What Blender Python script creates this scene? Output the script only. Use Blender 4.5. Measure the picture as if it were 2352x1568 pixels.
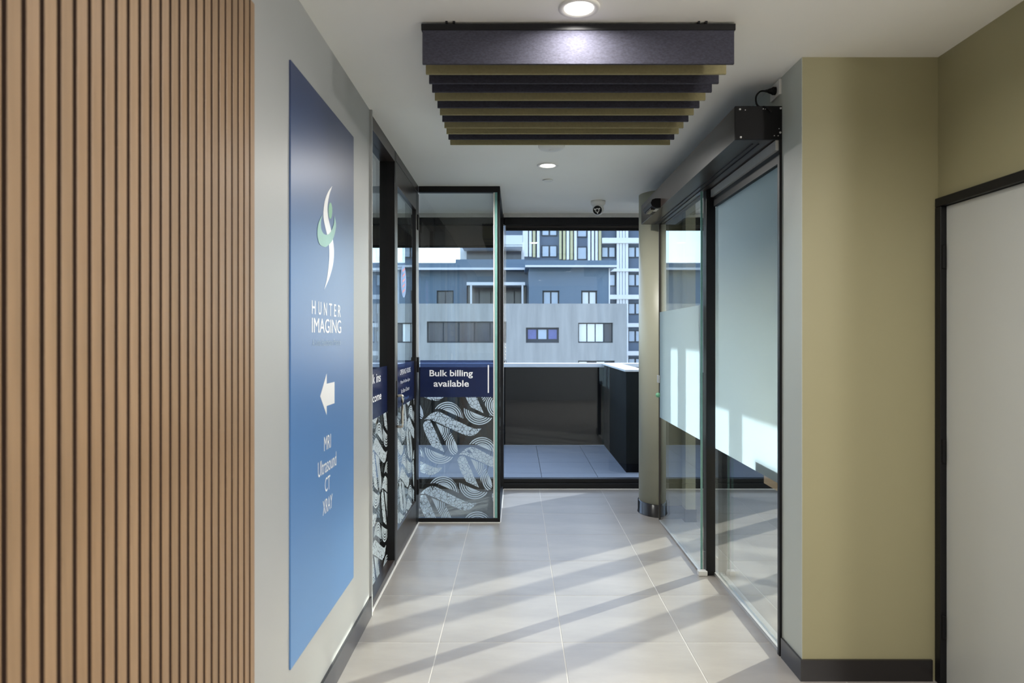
import bpy, bmesh, math, random
from mathutils import Vector, Matrix

random.seed(7)
for o in list(bpy.data.objects):
    bpy.data.objects.remove(o, do_unlink=True)
S = bpy.context.scene
C = S.collection

# ------------------------------------------------------------------ camera, sky, sun, exposure
F = 1568.0            # focal length in pixels of the 2352 wide frame (24 mm lens)
EYE = 1.485           # eye height
VX, VY = 1187.0, 775.0
cam_d = bpy.data.cameras.new('camera')
cam = bpy.data.objects.new('camera', cam_d)
C.objects.link(cam)
cam_d.sensor_width = 36.0
cam_d.lens = 24.0
cam_d.shift_x = (1176.0 - VX) / 2352.0
cam_d.shift_y = -(784.0 - VY) / 2352.0
cam_d.clip_start = 0.05
cam_d.clip_end = 500
cam_d.dof.use_dof = True
cam_d.dof.focus_distance = 5.2
cam_d.dof.aperture_fstop = 3.5
cam.location = (0, 0, EYE)
cam.rotation_euler = (math.radians(90), 0, 0)
S.camera = cam

SUN_DIR = Vector((0.808, 0.589, 0.30)).normalized()     # towards the sun
world = bpy.data.worlds.new('world')
S.world = world
world.use_nodes = True
wn = world.node_tree.nodes
wl = world.node_tree.links
wn.clear()
sky = wn.new('ShaderNodeTexSky')
sky.sky_type = 'NISHITA'
sky.sun_disc = False
sky.sun_elevation = math.asin(SUN_DIR.z)
sky.sun_rotation = math.atan2(SUN_DIR.x, SUN_DIR.y)
sky.air_density = 1.0
sky.dust_density = 1.0
sky.ozone_density = 1.5
bg = wn.new('ShaderNodeBackground')
bg.inputs['Strength'].default_value = 0.62
wo = wn.new('ShaderNodeOutputWorld')
hs = wn.new('ShaderNodeHueSaturation')
hs.inputs['Saturation'].default_value = 0.62
wl.new(sky.outputs[0], hs.inputs['Color'])
wl.new(hs.outputs[0], bg.inputs[0])
wl.new(bg.outputs[0], wo.inputs[0])

sun_d = bpy.data.lights.new('sun', 'SUN')
sun_d.energy = 7.6
sun_d.color = (1.0, 0.95, 0.88)
sun_d.angle = math.radians(0.7)
sun = bpy.data.objects.new('sun', sun_d)
sun.rotation_euler = SUN_DIR.to_track_quat('Z', 'Y').to_euler()
sun.location = (20, 15, 20)
C.objects.link(sun)

S.view_settings.view_transform = 'Standard'
S.view_settings.look = 'None'
S.view_settings.gamma = 1.0
S.view_settings.use_curve_mapping = False
S.view_settings.exposure = 0.56
S.cycles.max_bounces = 12
S.cycles.diffuse_bounces = 6
S.cycles.glossy_bounces = 6
S.cycles.transmission_bounces = 8
S.cycles.transparent_max_bounces = 32
S.cycles.caustics_reflective = False
S.cycles.caustics_refractive = False
S.cycles.sample_clamp_indirect = 6.0

LAMP_W = 10.0         # power of each recessed downlight
CEIL = 2.70

# ------------------------------------------------------------------ materials
MATS = {}


def new_mat(name):
    m = bpy.data.materials.new(name)
    m.use_nodes = True
    nt = m.node_tree
    nt.nodes.clear()
    out = nt.nodes.new('ShaderNodeOutputMaterial')
    MATS[name] = m
    return m, nt, out


def pbsdf(name, col, rough=0.5, metal=0.0, var=0.06, scale=6.0, bump=0.0, bscale=60.0, stretch=(1, 1, 1),
          spec=0.5, coat=0.0, hue=None):
    """principled material whose colour drifts a little with a noise field in object space"""
    m, nt, out = new_mat(name)
    n = nt.nodes
    l = nt.links
    b = n.new('ShaderNodeBsdfPrincipled')
    b.inputs['Roughness'].default_value = rough
    b.inputs['Metallic'].default_value = metal
    b.inputs['Specular IOR Level'].default_value = spec
    b.inputs['Coat Weight'].default_value = coat
    tc = n.new('ShaderNodeTexCoord')
    mp = n.new('ShaderNodeMapping')
    mp.inputs['Scale'].default_value = stretch
    l.new(tc.outputs['Object'], mp.inputs[0])
    nz = n.new('ShaderNodeTexNoise')
    nz.inputs['Scale'].default_value = scale
    nz.inputs['Detail'].default_value = 5
    nz.inputs['Roughness'].default_value = 0.6
    l.new(mp.outputs[0], nz.inputs['Vector'])
    mx = n.new('ShaderNodeMix')
    mx.data_type = 'RGBA'
    h = hue if hue else col
    lo = [max(0, c * (1 - var * 2.2)) for c in col]
    hi = [min(1, c * (1 + var * 2.2)) for c in h]
    mx.inputs[6].default_value = (*lo, 1)
    mx.inputs[7].default_value = (*hi, 1)
    l.new(nz.outputs['Fac'], mx.inputs[0])
    l.new(mx.outputs[2], b.inputs['Base Color'])
    if bump > 0:
        n2 = n.new('ShaderNodeTexNoise')
        n2.inputs['Scale'].default_value = bscale
        n2.inputs['Detail'].default_value = 4
        l.new(mp.outputs[0], n2.inputs['Vector'])
        bp = n.new('ShaderNodeBump')
        bp.inputs['Strength'].default_value = bump
        bp.inputs['Distance'].default_value = 0.004
        l.new(n2.outputs['Fac'], bp.inputs['Height'])
        l.new(bp.outputs[0], b.inputs['Normal'])
    l.new(b.outputs[0], out.inputs[0])
    return m


def glass_mat(name, tint, refl=0.05, rough=0.0):
    """architectural sheet glass: straight-through tint plus an angle dependent mirror"""
    m, nt, out = new_mat(name)
    n = nt.nodes
    l = nt.links
    tr = n.new('ShaderNodeBsdfTransparent')
    tr.inputs[0].default_value = (*tint, 1)
    gl = n.new('ShaderNodeBsdfGlossy')
    gl.inputs['Roughness'].default_value = rough
    gl.inputs['Color'].default_value = (0.95, 0.98, 1, 1)
    lw = n.new('ShaderNodeLayerWeight')
    lw.inputs['Blend'].default_value = 0.5
    pw = n.new('ShaderNodeMath')
    pw.operation = 'POWER'
    pw.inputs[1].default_value = 5.0
    l.new(lw.outputs['Facing'], pw.inputs[0])
    ma = n.new('ShaderNodeMath')
    ma.operation = 'MULTIPLY_ADD'
    ma.inputs[1].default_value = 1 - refl
    ma.inputs[2].default_value = refl
    l.new(pw.outputs[0], ma.inputs[0])
    mix = n.new('ShaderNodeMixShader')
    l.new(ma.outputs[0], mix.inputs[0])
    l.new(tr.outputs[0], mix.inputs[1])
    l.new(gl.outputs[0], mix.inputs[2])
    l.new(mix.outputs[0], out.inputs[0])
    return m


def frost_mat(name, col, clear=0.08):
    m, nt, out = new_mat(name)
    n = nt.nodes
    l = nt.links
    df = n.new('ShaderNodeBsdfDiffuse')
    df.inputs[0].default_value = (*col, 1)
    tl = n.new('ShaderNodeBsdfTranslucent')
    tl.inputs[0].default_value = (*col, 1)
    tr = n.new('ShaderNodeBsdfTransparent')
    tr.inputs[0].default_value = (0.9, 0.95, 0.96, 1)
    nz = n.new('ShaderNodeTexNoise')
    nz.inputs['Scale'].default_value = 3.0
    m0 = n.new('ShaderNodeMixShader')
    mr = n.new('ShaderNodeMapRange')
    mr.inputs['To Min'].default_value = 0.60
    mr.inputs['To Max'].default_value = 0.70
    l.new(nz.outputs['Fac'], mr.inputs[0])
    l.new(mr.outputs[0], m0.inputs[0])
    l.new(df.outputs[0], m0.inputs[1])
    l.new(tl.outputs[0], m0.inputs[2])
    m1 = n.new('ShaderNodeMixShader')
    m1.inputs[0].default_value = clear
    l.new(m0.outputs[0], m1.inputs[1])
    l.new(tr.outputs[0], m1.inputs[2])
    l.new(m1.outputs[0], out.inputs[0])
    return m


def film_mat(name, col, kind):
    """printed window film; 'cells' and 'rings' leave clear lines, UV space drives the print"""
    m, nt, out = new_mat(name)
    n = nt.nodes
    l = nt.links
    df = n.new('ShaderNodeBsdfDiffuse')
    df.inputs[0].default_value = (*col, 1)
    tl = n.new('ShaderNodeBsdfTranslucent')
    tl.inputs[0].default_value = (*col, 1)
    a = n.new('ShaderNodeMixShader')
    a.inputs[0].default_value = 0.5
    l.new(df.outputs[0], a.inputs[1])
    l.new(tl.outputs[0], a.inputs[2])
    tr = n.new('ShaderNodeBsdfTransparent')
    fin = n.new('ShaderNodeMixShader')
    l.new(a.outputs[0], fin.inputs[1])
    l.new(tr.outputs[0], fin.inputs[2])
    uv = n.new('ShaderNodeTexCoord')

    def math_(op, x, y=None):
        k = n.new('ShaderNodeMath')
        k.operation = op
        for i, v in enumerate((x, y)):
            if v is None:
                continue
            if isinstance(v, (int, float)):
                k.inputs[i].default_value = v
            else:
                l.new(v, k.inputs[i])
        return k.outputs[0]
    if kind == 'cells':
        v = n.new('ShaderNodeTexVoronoi')
        v.feature = 'DISTANCE_TO_EDGE'
        v.inputs['Scale'].default_value = 36
        v2 = n.new('ShaderNodeTexVoronoi')
        v2.feature = 'F1'
        v2.inputs['Scale'].default_value = 36
        l.new(uv.outputs['UV'], v.inputs['Vector'])
        l.new(uv.outputs['UV'], v2.inputs['Vector'])
        line = math_('LESS_THAN', v.outputs['Distance'], 0.042)
        sep = n.new('ShaderNodeSeparateColor')
        l.new(v2.outputs['Color'], sep.inputs[0])
        pick = math_('GREATER_THAN', sep.outputs[0], 0.6)
        dot = math_('MULTIPLY', math_('LESS_THAN', v2.outputs['Distance'], 0.14), pick)
        l.new(math_('MULTIPLY', math_('MAXIMUM', line, dot), 0.9), fin.inputs[0])
    elif kind == 'rings':
        ln = n.new('ShaderNodeVectorMath')
        ln.operation = 'LENGTH'
        l.new(uv.outputs['UV'], ln.inputs[0])
        r = ln.outputs['Value']
        ph = math_('FRACT', math_('MULTIPLY', math_('SUBTRACT', r, 0.58), 8.0))
        gap = math_('LESS_THAN', ph, 0.46)
        outer = math_('GREATER_THAN', r, 0.58)
        thin = math_('LESS_THAN', math_('ABSOLUTE', math_('SUBTRACT', r, 0.50)), 0.012)
        l.new(math_('MULTIPLY', math_('MAXIMUM', math_('MULTIPLY', gap, outer), thin), 0.95), fin.inputs[0])
    else:
        fin.inputs[0].default_value = 0.10
    l.new(fin.outputs[0], out.inputs[0])
    return m


def emit_mat(name, col, st):
    m, nt, out = new_mat(name)
    e = nt.nodes.new('ShaderNodeEmission')
    e.inputs[0].default_value = (*col, 1)
    e.inputs[1].default_value = st
    nt.links.new(e.outputs[0], out.inputs[0])
    return m


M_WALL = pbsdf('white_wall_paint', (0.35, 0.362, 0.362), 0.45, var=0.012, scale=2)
M_CEIL = pbsdf('ceiling_paint', (0.95, 0.945, 0.905), 0.7, var=0.012, scale=2)
M_OLIVE = pbsdf('olive_wall_paint', (0.335, 0.308, 0.18), 0.5, var=0.015, scale=2)
M_CREAM = pbsdf('column_paint', (0.39, 0.39, 0.30), 0.4, var=0.015, scale=2)
M_LINING = pbsdf('pale_reveal', (0.49, 0.52, 0.475), 0.5, var=0.012, scale=2)
M_TILE = pbsdf('floor_tile', (0.300, 0.278, 0.252), 0.32, var=0.15, scale=1.7, stretch=(0.8, 2.6, 1), bump=0.03)
M_GROUT = pbsdf('grout', (0.52, 0.505, 0.48), 0.8, var=0.03)
M_BTILE = pbsdf('balcony_tile', (0.30, 0.31, 0.33), 0.5, var=0.06, scale=2.5, stretch=(1, 2, 1))
M_BGROUT = pbsdf('balcony_grout', (0.08, 0.085, 0.09), 0.8)
M_SKIRT = pbsdf('black_skirting', (0.018, 0.016, 0.016), 0.18, var=0.05)
M_BLACK = pbsdf('black_powder_coat', (0.009, 0.009, 0.010), 0.42, var=0.05, spec=0.25)
M_BROWN = pbsdf('bronze_powder_coat', (0.030, 0.023, 0.020), 0.32, var=0.04, spec=0.38)
M_ALU = pbsdf('bare_aluminium', (0.55, 0.54, 0.52), 0.4, metal=0.6, var=0.05, scale=20, stretch=(1, 8, 1))
M_WOOD = pbsdf('oak_slat', (0.225, 0.136, 0.068), 0.45, var=0.12, scale=5, stretch=(14, 14, 0.7),
               hue=(0.255, 0.162, 0.088), bump=0.1, bscale=40)
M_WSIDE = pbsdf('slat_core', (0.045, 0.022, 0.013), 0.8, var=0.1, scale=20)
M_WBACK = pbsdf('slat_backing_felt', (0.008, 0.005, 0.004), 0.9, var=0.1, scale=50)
M_TIMBER = pbsdf('pale_timber', (0.52, 0.32, 0.16), 0.5, var=0.12, scale=6, stretch=(10, 1, 10))
M_NAVY = pbsdf('navy_felt', (0.040, 0.040, 0.058), 0.95, var=0.35, scale=90, stretch=(1, 1, 2.5), bump=0.3, bscale=160)
M_OFELT = pbsdf('olive_felt', (0.30, 0.265, 0.14), 0.95, var=0.10, scale=90, bump=0.2, bscale=160)
M_SIGN = None
M_PRINT = pbsdf('white_vinyl', (0.88, 0.89, 0.90), 0.30, var=0.01)
M_PRINT2 = pbsdf('pale_blue_vinyl', (0.26, 0.40, 0.58), 0.4, var=0.02)
M_BLUETXT = pbsdf('blue_vinyl', (0.04, 0.12, 0.36), 0.4, var=0.02)
M_GREEN = pbsdf('green_vinyl', (0.16, 0.42, 0.24), 0.4, var=0.10, scale=4)
M_GREEN2 = pbsdf('mint_vinyl', (0.26, 0.50, 0.42), 0.4, var=0.12, scale=4)
M_RED = pbsdf('red_vinyl', (0.50, 0.06, 0.08), 0.4, var=0.02)
M_NAVYFILM = None
M_DOOR = pbsdf('door_laminate', (0.535, 0.55, 0.525), 0.35, var=0.015, scale=1.5)
M_WPLAST = pbsdf('white_plastic', (0.78, 0.77, 0.74), 0.35, var=0.01)
M_BPLAST = pbsdf('black_plastic', (0.006, 0.006, 0.007), 0.5, var=0.05, spec=0.2)
M_STEEL = pbsdf('brushed_steel', (0.62, 0.58, 0.50), 0.28, metal=0.9, var=0.05)
M_SCREW = pbsdf('screw_steel', (0.75, 0.75, 0.75), 0.35, metal=0.4, var=0.03)
M_CARPET = pbsdf('grey_carpet', (0.12, 0.115, 0.105), 0.95, var=0.42, scale=45, stretch=(0.5, 2, 1), bump=0.4, bscale=200)
M_BLIND = pbsdf('blind_fabric', (0.050, 0.042, 0.040), 0.8, var=0.05)
M_CONC = pbsdf('board_concrete', (0.355, 0.345, 0.325), 0.85, var=0.2, scale=0.7, stretch=(3, 1, 0.3))
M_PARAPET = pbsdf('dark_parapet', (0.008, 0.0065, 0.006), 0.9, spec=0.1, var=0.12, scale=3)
M_CAP = pbsdf('parapet_cap', (0.72, 0.72, 0.70), 0.6, var=0.06, scale=4)
M_BBLUE = pbsdf('grey_render', (0.14, 0.19, 0.245), 0.8, var=0.05, scale=0.4)
M_BWHITE = pbsdf('white_render', (0.70, 0.70, 0.70), 0.8, var=0.03, scale=0.4)
M_BDARK = pbsdf('slate_cladding', (0.12, 0.15, 0.20), 0.7, var=0.06, scale=0.4)
M_BYELL = pbsdf('yellow_fin', (0.50, 0.46, 0.27), 0.7, var=0.05)
M_WFRAME = pbsdf('dark_window_frame', (0.035, 0.04, 0.05), 0.5)
M_PANE = pbsdf('window_blind_pane', (0.42, 0.48, 0.55), 0.25, var=0.04)
M_PANEW = pbsdf('white_blind_pane', (0.80, 0.80, 0.76), 0.4, var=0.03)
M_PANEP = pbsdf('purple_pane', (0.13, 0.14, 0.33), 0.3, var=0.1)
M_PANED = pbsdf('dark_pane', (0.06, 0.06, 0.075), 0.15, var=0.25, scale=1.2, stretch=(2, 1, 0.4))
M_STREET = pbsdf('pale_paving', (0.34, 0.33, 0.32), 0.9, var=0.1)
M_BOUNCE = pbsdf('bounce_slab', (0.60, 0.59, 0.57), 0.85, var=0.06)  # pale slab added outside to bounce sunlight
M_GLASS = glass_mat('clear_glass', (0.955, 0.975, 0.968), 0.045)
M_TGLASS = glass_mat('tinted_glass', (0.80, 0.87, 0.95), 0.035)
M_GEDGE = pbsdf('glass_edge', (0.20, 0.42, 0.38), 0.15, var=0.1, scale=30)
M_FROST = frost_mat('frosted_film', (0.36, 0.47, 0.56), 0.06)
M_LENS = emit_mat('downlight_lens', (1.0, 0.96, 0.90), 6.0)
M_FILM = film_mat('white_film', (0.66, 0.73, 0.77), 'plain')
M_CELLS = film_mat('cell_print_film', (0.66, 0.73, 0.77), 'cells')
M_RINGS = film_mat('ring_print_film', (0.66, 0.73, 0.77), 'rings')


def navy_film():
    m, nt, out = new_mat('navy_band_film')
    n = nt.nodes
    l = nt.links
    b = n.new('ShaderNodeBsdfPrincipled')
    b.inputs['Base Color'].default_value = (0.012, 0.022, 0.085, 1)
    b.inputs['Roughness'].default_value = 0.2
    nz = n.new('ShaderNodeTexNoise')
    nz.inputs['Scale'].default_value = 2
    tr = n.new('ShaderNodeBsdfTransparent')
    tr.inputs[0].default_value = (0.40, 0.52, 0.88, 1)
    mx = n.new('ShaderNodeMixShader')
    mr = n.new('ShaderNodeMapRange')
    mr.inputs['To Min'].default_value = 0.22
    mr.inputs['To Max'].default_value = 0.28
    l.new(nz.outputs['Fac'], mr.inputs[0])
    l.new(mr.outputs[0], mx.inputs[0])
    l.new(b.outputs[0], mx.inputs[1])
    l.new(tr.outputs[0], mx.inputs[2])
    l.new(mx.outputs[0], out.inputs[0])
    return m


M_NAVYFILM = navy_film()


def sign_mat():
    m, nt, out = new_mat('sign_print')
    n = nt.nodes
    l = nt.links
    b = n.new('ShaderNodeBsdfPrincipled')
    b.inputs['Roughness'].default_value = 0.38
    b.inputs['Specular IOR Level'].default_value = 0.38
    tc = n.new('ShaderNodeTexCoord')
    sx = n.new('ShaderNodeSeparateXYZ')
    l.new(tc.outputs['Generated'], sx.inputs[0])
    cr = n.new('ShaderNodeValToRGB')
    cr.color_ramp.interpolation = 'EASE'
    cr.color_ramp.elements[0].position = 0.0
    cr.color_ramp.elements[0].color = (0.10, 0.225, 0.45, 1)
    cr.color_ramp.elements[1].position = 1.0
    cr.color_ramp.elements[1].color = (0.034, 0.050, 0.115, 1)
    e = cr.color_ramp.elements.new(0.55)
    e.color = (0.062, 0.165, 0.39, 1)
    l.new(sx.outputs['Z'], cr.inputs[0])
    l.new(cr.outputs[0], b.inputs['Base Color'])
    l.new(b.outputs[0], out.inputs[0])
    return m


M_SIGN = sign_mat()


# ------------------------------------------------------------------ mesh helpers
def finish(name, bm, mat, parent=None, smooth=False):
    me = bpy.data.meshes.new(name)
    bmesh.ops.recalc_face_normals(bm, faces=bm.faces[:])
    bm.to_mesh(me)
    bm.free()
    for m in (mat if isinstance(mat, (list, tuple)) else [mat]):
        me.materials.append(m)
    if smooth:
        for p in me.polygons:
            p.use_smooth = True
    o = bpy.data.objects.new(name, me)
    C.objects.link(o)
    if parent:
        o.parent = parent
        # geometry is written in world space: undo the parent's offset
        o.matrix_parent_inverse = Matrix.Translation(-world_loc(parent))
    return o


def world_loc(o):
    v = o.location.copy()
    # children carry world-space geometry, so only an Empty root has an offset
    return v if o.type == 'EMPTY' else Vector((0, 0, 0))


def add_box(bm, x0, x1, y0, y1, z0, z1, bev=0.0):
    vs = [bm.verts.new(p) for p in ((x0, y0, z0), (x1, y0, z0), (x1, y1, z0), (x0, y1, z0),
                                    (x0, y0, z1), (x1, y0, z1), (x1, y1, z1), (x0, y1, z1))]
    fs = [(0, 3, 2, 1), (4, 5, 6, 7), (0, 1, 5, 4), (1, 2, 6, 5), (2, 3, 7, 6), (3, 0, 4, 7)]
    faces = [bm.faces.new([vs[i] for i in f]) for f in fs]
    if bev > 0:
        es = set()
        for f in faces:
            es.update(f.edges)
        bmesh.ops.bevel(bm, geom=list(es), offset=bev, segments=2, affect='EDGES', profile=0.5)


def boxes(name, lst, mat, parent=None, bev=0.0):
    bm = bmesh.new()
    for b in lst:
        add_box(bm, *b, bev=bev)
    return finish(name, bm, mat, parent)


def box(name, x0, x1, y0, y1, z0, z1, mat, parent=None, bev=0.0):
    return boxes(name, [(x0, x1, y0, y1, z0, z1)], mat, parent, bev)


def add_lathe(bm, prof, cx, cy, axis='Z', seg=40, base=0.0):
    """prof: list of (radius, height); revolves about the axis through (cx, cy)"""
    rings = []
    for r, h in prof:
        ring = []
        for k in range(seg):
            a = 2 * math.pi * k / seg
            ring.append(bm.verts.new((cx + r * math.cos(a), cy + r * math.sin(a), base + h)))
        rings.append(ring)
    for i in range(len(rings) - 1):
        for k in range(seg):
            k2 = (k + 1) % seg
            bm.faces.new((rings[i][k], rings[i][k2], rings[i + 1][k2], rings[i + 1][k]))
    for ring in (rings[0], rings[-1]):
        try:
            bm.faces.new(ring)
        except ValueError:
            pass


def add_tube(bm, pts, r, seg=10):
    pts = [Vector(p) for p in pts]
    rings = []
    up = Vector((0, 0, 1))
    for i, p in enumerate(pts):
        d = (pts[min(i + 1, len(pts) - 1)] - pts[max(i - 1, 0)]).normalized()
        s = d.cross(up)
        if s.length < 1e-3:
            s = d.cross(Vector((1, 0, 0)))
        s.normalize()
        t = s.cross(d).normalized()
        rings.append([bm.verts.new(p + (s * math.cos(2 * math.pi * k / seg) + t * math.sin(2 * math.pi * k / seg)) * r)
                      for k in range(seg)])
    for i in range(len(rings) - 1):
        for k in range(seg):
            k2 = (k + 1) % seg
            bm.faces.new((rings[i][k], rings[i][k2], rings[i + 1][k2], rings[i + 1][k]))
    bm.faces.new(rings[0])
    bm.faces.new(rings[-1])


def spline(pts, n=8):
    """Catmull-Rom through points (any dimension)"""
    out = []
    P = [Vector(p) for p in pts]
    P = [P[0] * 2 - P[1]] + P + [P[-1] * 2 - P[-2]]
    for i in range(1, len(P) - 2):
        for k in range(n):
            t = k / n
            a, b, c, d = P[i - 1], P[i], P[i + 1], P[i + 2]
            out.append(0.5 * ((2 * b) + (c - a) * t + (2 * a - 5 * b + 4 * c - d) * t * t + (3 * b - a - 3 * c + d) * t ** 3))
    out.append(P[-2])
    return out


def thing(name, label, cat, loc=(0, 0, 0), group=None, kind=None):
    o = bpy.data.objects.new(name, None)
    o.empty_display_size = 0.1
    C.objects.link(o)
    o.location = loc
    return tag(o, label, cat, group, kind)


def tag(o, label=None, cat=None, group=None, kind=None):
    if label:
        o['label'] = label
    if cat:
        o['category'] = cat
    if group:
        o['group'] = group
    if kind:
        o['kind'] = kind
    return o


def struct(o, label=None, cat=None):
    return tag(o, label, cat, kind='structure')


def plane_map(axis, off):
    """maps (u, v) of a flat graphic to space: 'X+' faces +X with u = y; 'Y-' faces -Y with u = x"""
    if axis == 'X+':
        return lambda u, v: Vector((off, u, v))
    return lambda u, v: Vector((u, off, v))


def text_part(string, rect, fmap, mat, parent, name='lettering', offset=0.0, spacing=1.0, line=1.0, align='CENTER'):
    """lettering fitted into rect = (u0, u1, v0, v1) of a flat surface"""
    cu = bpy.data.curves.new('lettering_curve', 'FONT')
    cu.body = string
    cu.size = 1.0
    cu.offset = offset
    cu.space_character = spacing
    cu.space_line = line
    cu.align_x = align
    cu.resolution_u = 4
    to = bpy.data.objects.new('lettering_tmp', cu)
    C.objects.link(to)
    dg = bpy.context.evaluated_depsgraph_get()
    dg.update()
    me = bpy.data.meshes.new_from_object(to.evaluated_get(dg))
    bpy.data.objects.remove(to, do_unlink=True)
    bpy.data.curves.remove(cu)
    xs = [v.co.x for v in me.vertices]
    ys = [v.co.y for v in me.vertices]
    u0, u1, v0, v1 = rect
    ax, ay = min(xs), min(ys)
    sx = (u1 - u0) / (max(xs) - ax)
    sy = (v1 - v0) / (max(ys) - ay)
    for v in me.vertices:
        v.co = fmap(u0 + (v.co.x - ax) * sx, v0 + (v.co.y - ay) * sy)
    me.materials.clear()
    me.materials.append(mat)
    me.name = name
    o = bpy.data.objects.new(name, me)
    C.objects.link(o)
    o.parent = parent
    o.matrix_parent_inverse = Matrix.Translation(-world_loc(parent))
    return o


def flat_poly(name, pts, fmap, mat, parent, thick=None):
    bm = bmesh.new()
    vs = [bm.verts.new(fmap(*p)) for p in pts]
    f = bm.faces.new(vs)
    bmesh.ops.triangulate(bm, faces=[f])
    return finish(name, bm, mat, parent)


def wall_cells(axis, pos0, pos1, u0, u1, z0, z1, holes):
    """list of boxes filling a wall rectangle around rectangular holes (u0,u1,z0,z1)"""
    us = sorted({u0, u1, *[h[0] for h in holes], *[h[1] for h in holes]})
    out = []
    for a, b in zip(us[:-1], us[1:]):
        if b <= u0 or a >= u1:
            continue
        cuts = sorted([(max(h[2], z0), min(h[3], z1)) for h in holes if h[0] <= a + 1e-6 and h[1] >= b - 1e-6])
        z = z0
        for c0, c1 in cuts:
            if c0 > z + 1e-6:
                out.append((a, b, z, c0))
            z = max(z, c1)
        if z < z1 - 1e-6:
            out.append((a, b, z, z1))
    if axis == 'X':      # wall lies in a plane of constant x, u is y
        return [(pos0, pos1, a, b, c, d) for a, b, c, d in out]
    return [(a, b, pos0, pos1, c, d) for a, b, c, d in out]


# ================================================================== the setting
XL = -0.785           # left wall face
XR = 1.827            # right wall face
YB = -2.6             # wall behind the camera
YF = 6.75             # far window plane
XG = -0.79            # left glazing face
YG = 5.48             # face of the front pane of the glass bay
XC = -0.135           # side of the glass bay
XD = 1.238            # entrance plane (pier side, fixed panel)
XV = 3.2              # window side of the vestibule

# ---- floor: slab (grout) and single tiles
floor = boxes('floor', [(-4.2, 3.35, 1.9, 6.85, -0.15, -0.0009), (-4.2, 5.1, YB - 0.1, 1.9, -0.15, -0.0009)], M_GROUT)
struct(floor, 'light grey large format floor tiles with pale grout lines', 'floor')
PX, PY = 0.60, 0.6065
TX0, TY0 = -0.378, 3.326
tile_meshes = {}


def floor_tile(x0, x1, y0, y1, mat, parent, top=0.0, name='tile'):
    key = (round(x1 - x0, 4), round(y1 - y0, 4), mat.name)
    if key not in tile_meshes:
        w, d = (x1 - x0) / 2, (y1 - y0) / 2
        bm = bmesh.new()
        add_box(bm, -w, w, -d, d, -0.012, 0.0)
        top_e = [e for e in bm.edges if all(abs(v.co.z) < 1e-6 for v in e.verts)]
        bmesh.ops.bevel(bm, geom=top_e, offset=0.0006, segments=1, affect='EDGES')
        o = finish('tile', bm, mat)
        tile_meshes[key] = o.data
        bpy.data.objects.remove(o, do_unlink=True)
    o = bpy.data.objects.new(name, tile_meshes[key])
    o.location = ((x0 + x1) / 2, (y0 + y1) / 2, top)
    C.objects.link(o)
    o.parent = parent
    return o


g = 0.0022
for i in range(-2, 9):
    for j in range(-10, 7):
        x0, x1 = TX0 + i * PX + g, TX0 + (i + 1) * PX - g
        y0, y1 = TY0 + j * PY + g, TY0 + (j + 1) * PY - g
        x0, x1 = max(x0, XL), min(x1, 3.2 if y1 > 1.9 else 5.0)
        y0, y1 = max(y0, YB), min(y1, YF - 0.06)
        if x1 - x0 < 0.02 or y1 - y0 < 0.02:
            continue
        # the carpeted clinic side is not tiled
        if y0 < YG < y1 and x0 < XC:
            if x1 > XC:
                floor_tile(XC, x1, y0, y1, M_TILE, floor)
                floor_tile(x0, XC, y0, YG, M_TILE, floor)
            else:
                floor_tile(x0, x1, y0, YG, M_TILE, floor)
            continue
        if y0 >= YG and x0 < XC:
            x0 = XC
            if x1 - x0 < 0.02:
                continue
        floor_tile(x0, x1, y0, y1, M_TILE, floor)

carpet = boxes('carpet', [(-4.1, XG - 0.11, 0.2, YF - 0.06, -0.004, 0.004),
                          (XG - 0.11, XC - 0.05, YG + 0.052, YF - 0.085, -0.004, 0.004)], M_CARPET)
tag(carpet, 'dark grey flecked loop carpet inside the glazed clinic room', 'carpet', kind='stuff')

ceil_o = boxes('ceiling', [(-4.2, 3.35, 1.9, 6.85, CEIL, CEIL + 0.15), (-4.2, 5.1, YB - 0.1, 1.9, CEIL, CEIL + 0.15)], M_CEIL)
struct(ceil_o, 'plain off-white painted plaster ceiling', 'ceiling')

# ---- left wall (slat panel and sign hang on it), behind it the clinic room
wall_left = boxes('wall_left', [(XL - 0.12, XL, YB, 3.64, 0, CEIL)], M_WALL)
struct(wall_left, 'white painted wall carrying the slat panel and the blue sign', 'wall')
struct(box('wall_clinic_side', -4.2, -4.1, 0.1, 6.85, 0, CEIL, M_WALL), 'pale side wall of the glazed clinic room', 'wall')
struct(box('wall_clinic_rear', -4.1, XL - 0.12, 0.1, 0.2, 0, CEIL, M_WALL), 'pale rear wall of the glazed clinic room', 'wall')
wall_rear = boxes('wall_rear', [(XL - 0.12, 5.1, YB - 0.1, YB, 0, CEIL)], M_WALL)
struct(wall_rear, 'white wall behind the viewpoint', 'wall')

# ---- right wall with a door opening, pier, wall over the entrance
DY0, DY1, DZ = 2.02, 2.955, 2.085
wall_right = boxes('wall_right', wall_cells('X', XR, XR + 0.12, 1.78, 2.96, 0, CEIL, [(DY0, DY1, 0, DZ)]), M_OLIVE)
struct(wall_right, 'olive painted wall above and beside the pale door', 'wall')
struct(box('wall_fill_room_side', 5.0, 5.1, YB, 1.9, 0, CEIL, M_WALL), 'white side wall of the added waiting room beside the viewpoint', 'wall')  # waiting room added beside the viewpoint to house the fill lamps
struct(box('wall_fill_room_front', XR + 0.12, 5.0, 1.78, 1.9, 0, CEIL, M_WALL), 'white front wall of the added waiting room beside the viewpoint', 'wall')
pier = boxes('wall_pier', [(XD, XR + 0.12, 2.96, 3.18, 0, CEIL), (XD, XD + 0.10, 3.18, 5.62, 2.565, CEIL)], M_OLIVE)
struct(pier, 'olive painted pier beside the sliding entrance', 'wall')
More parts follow.
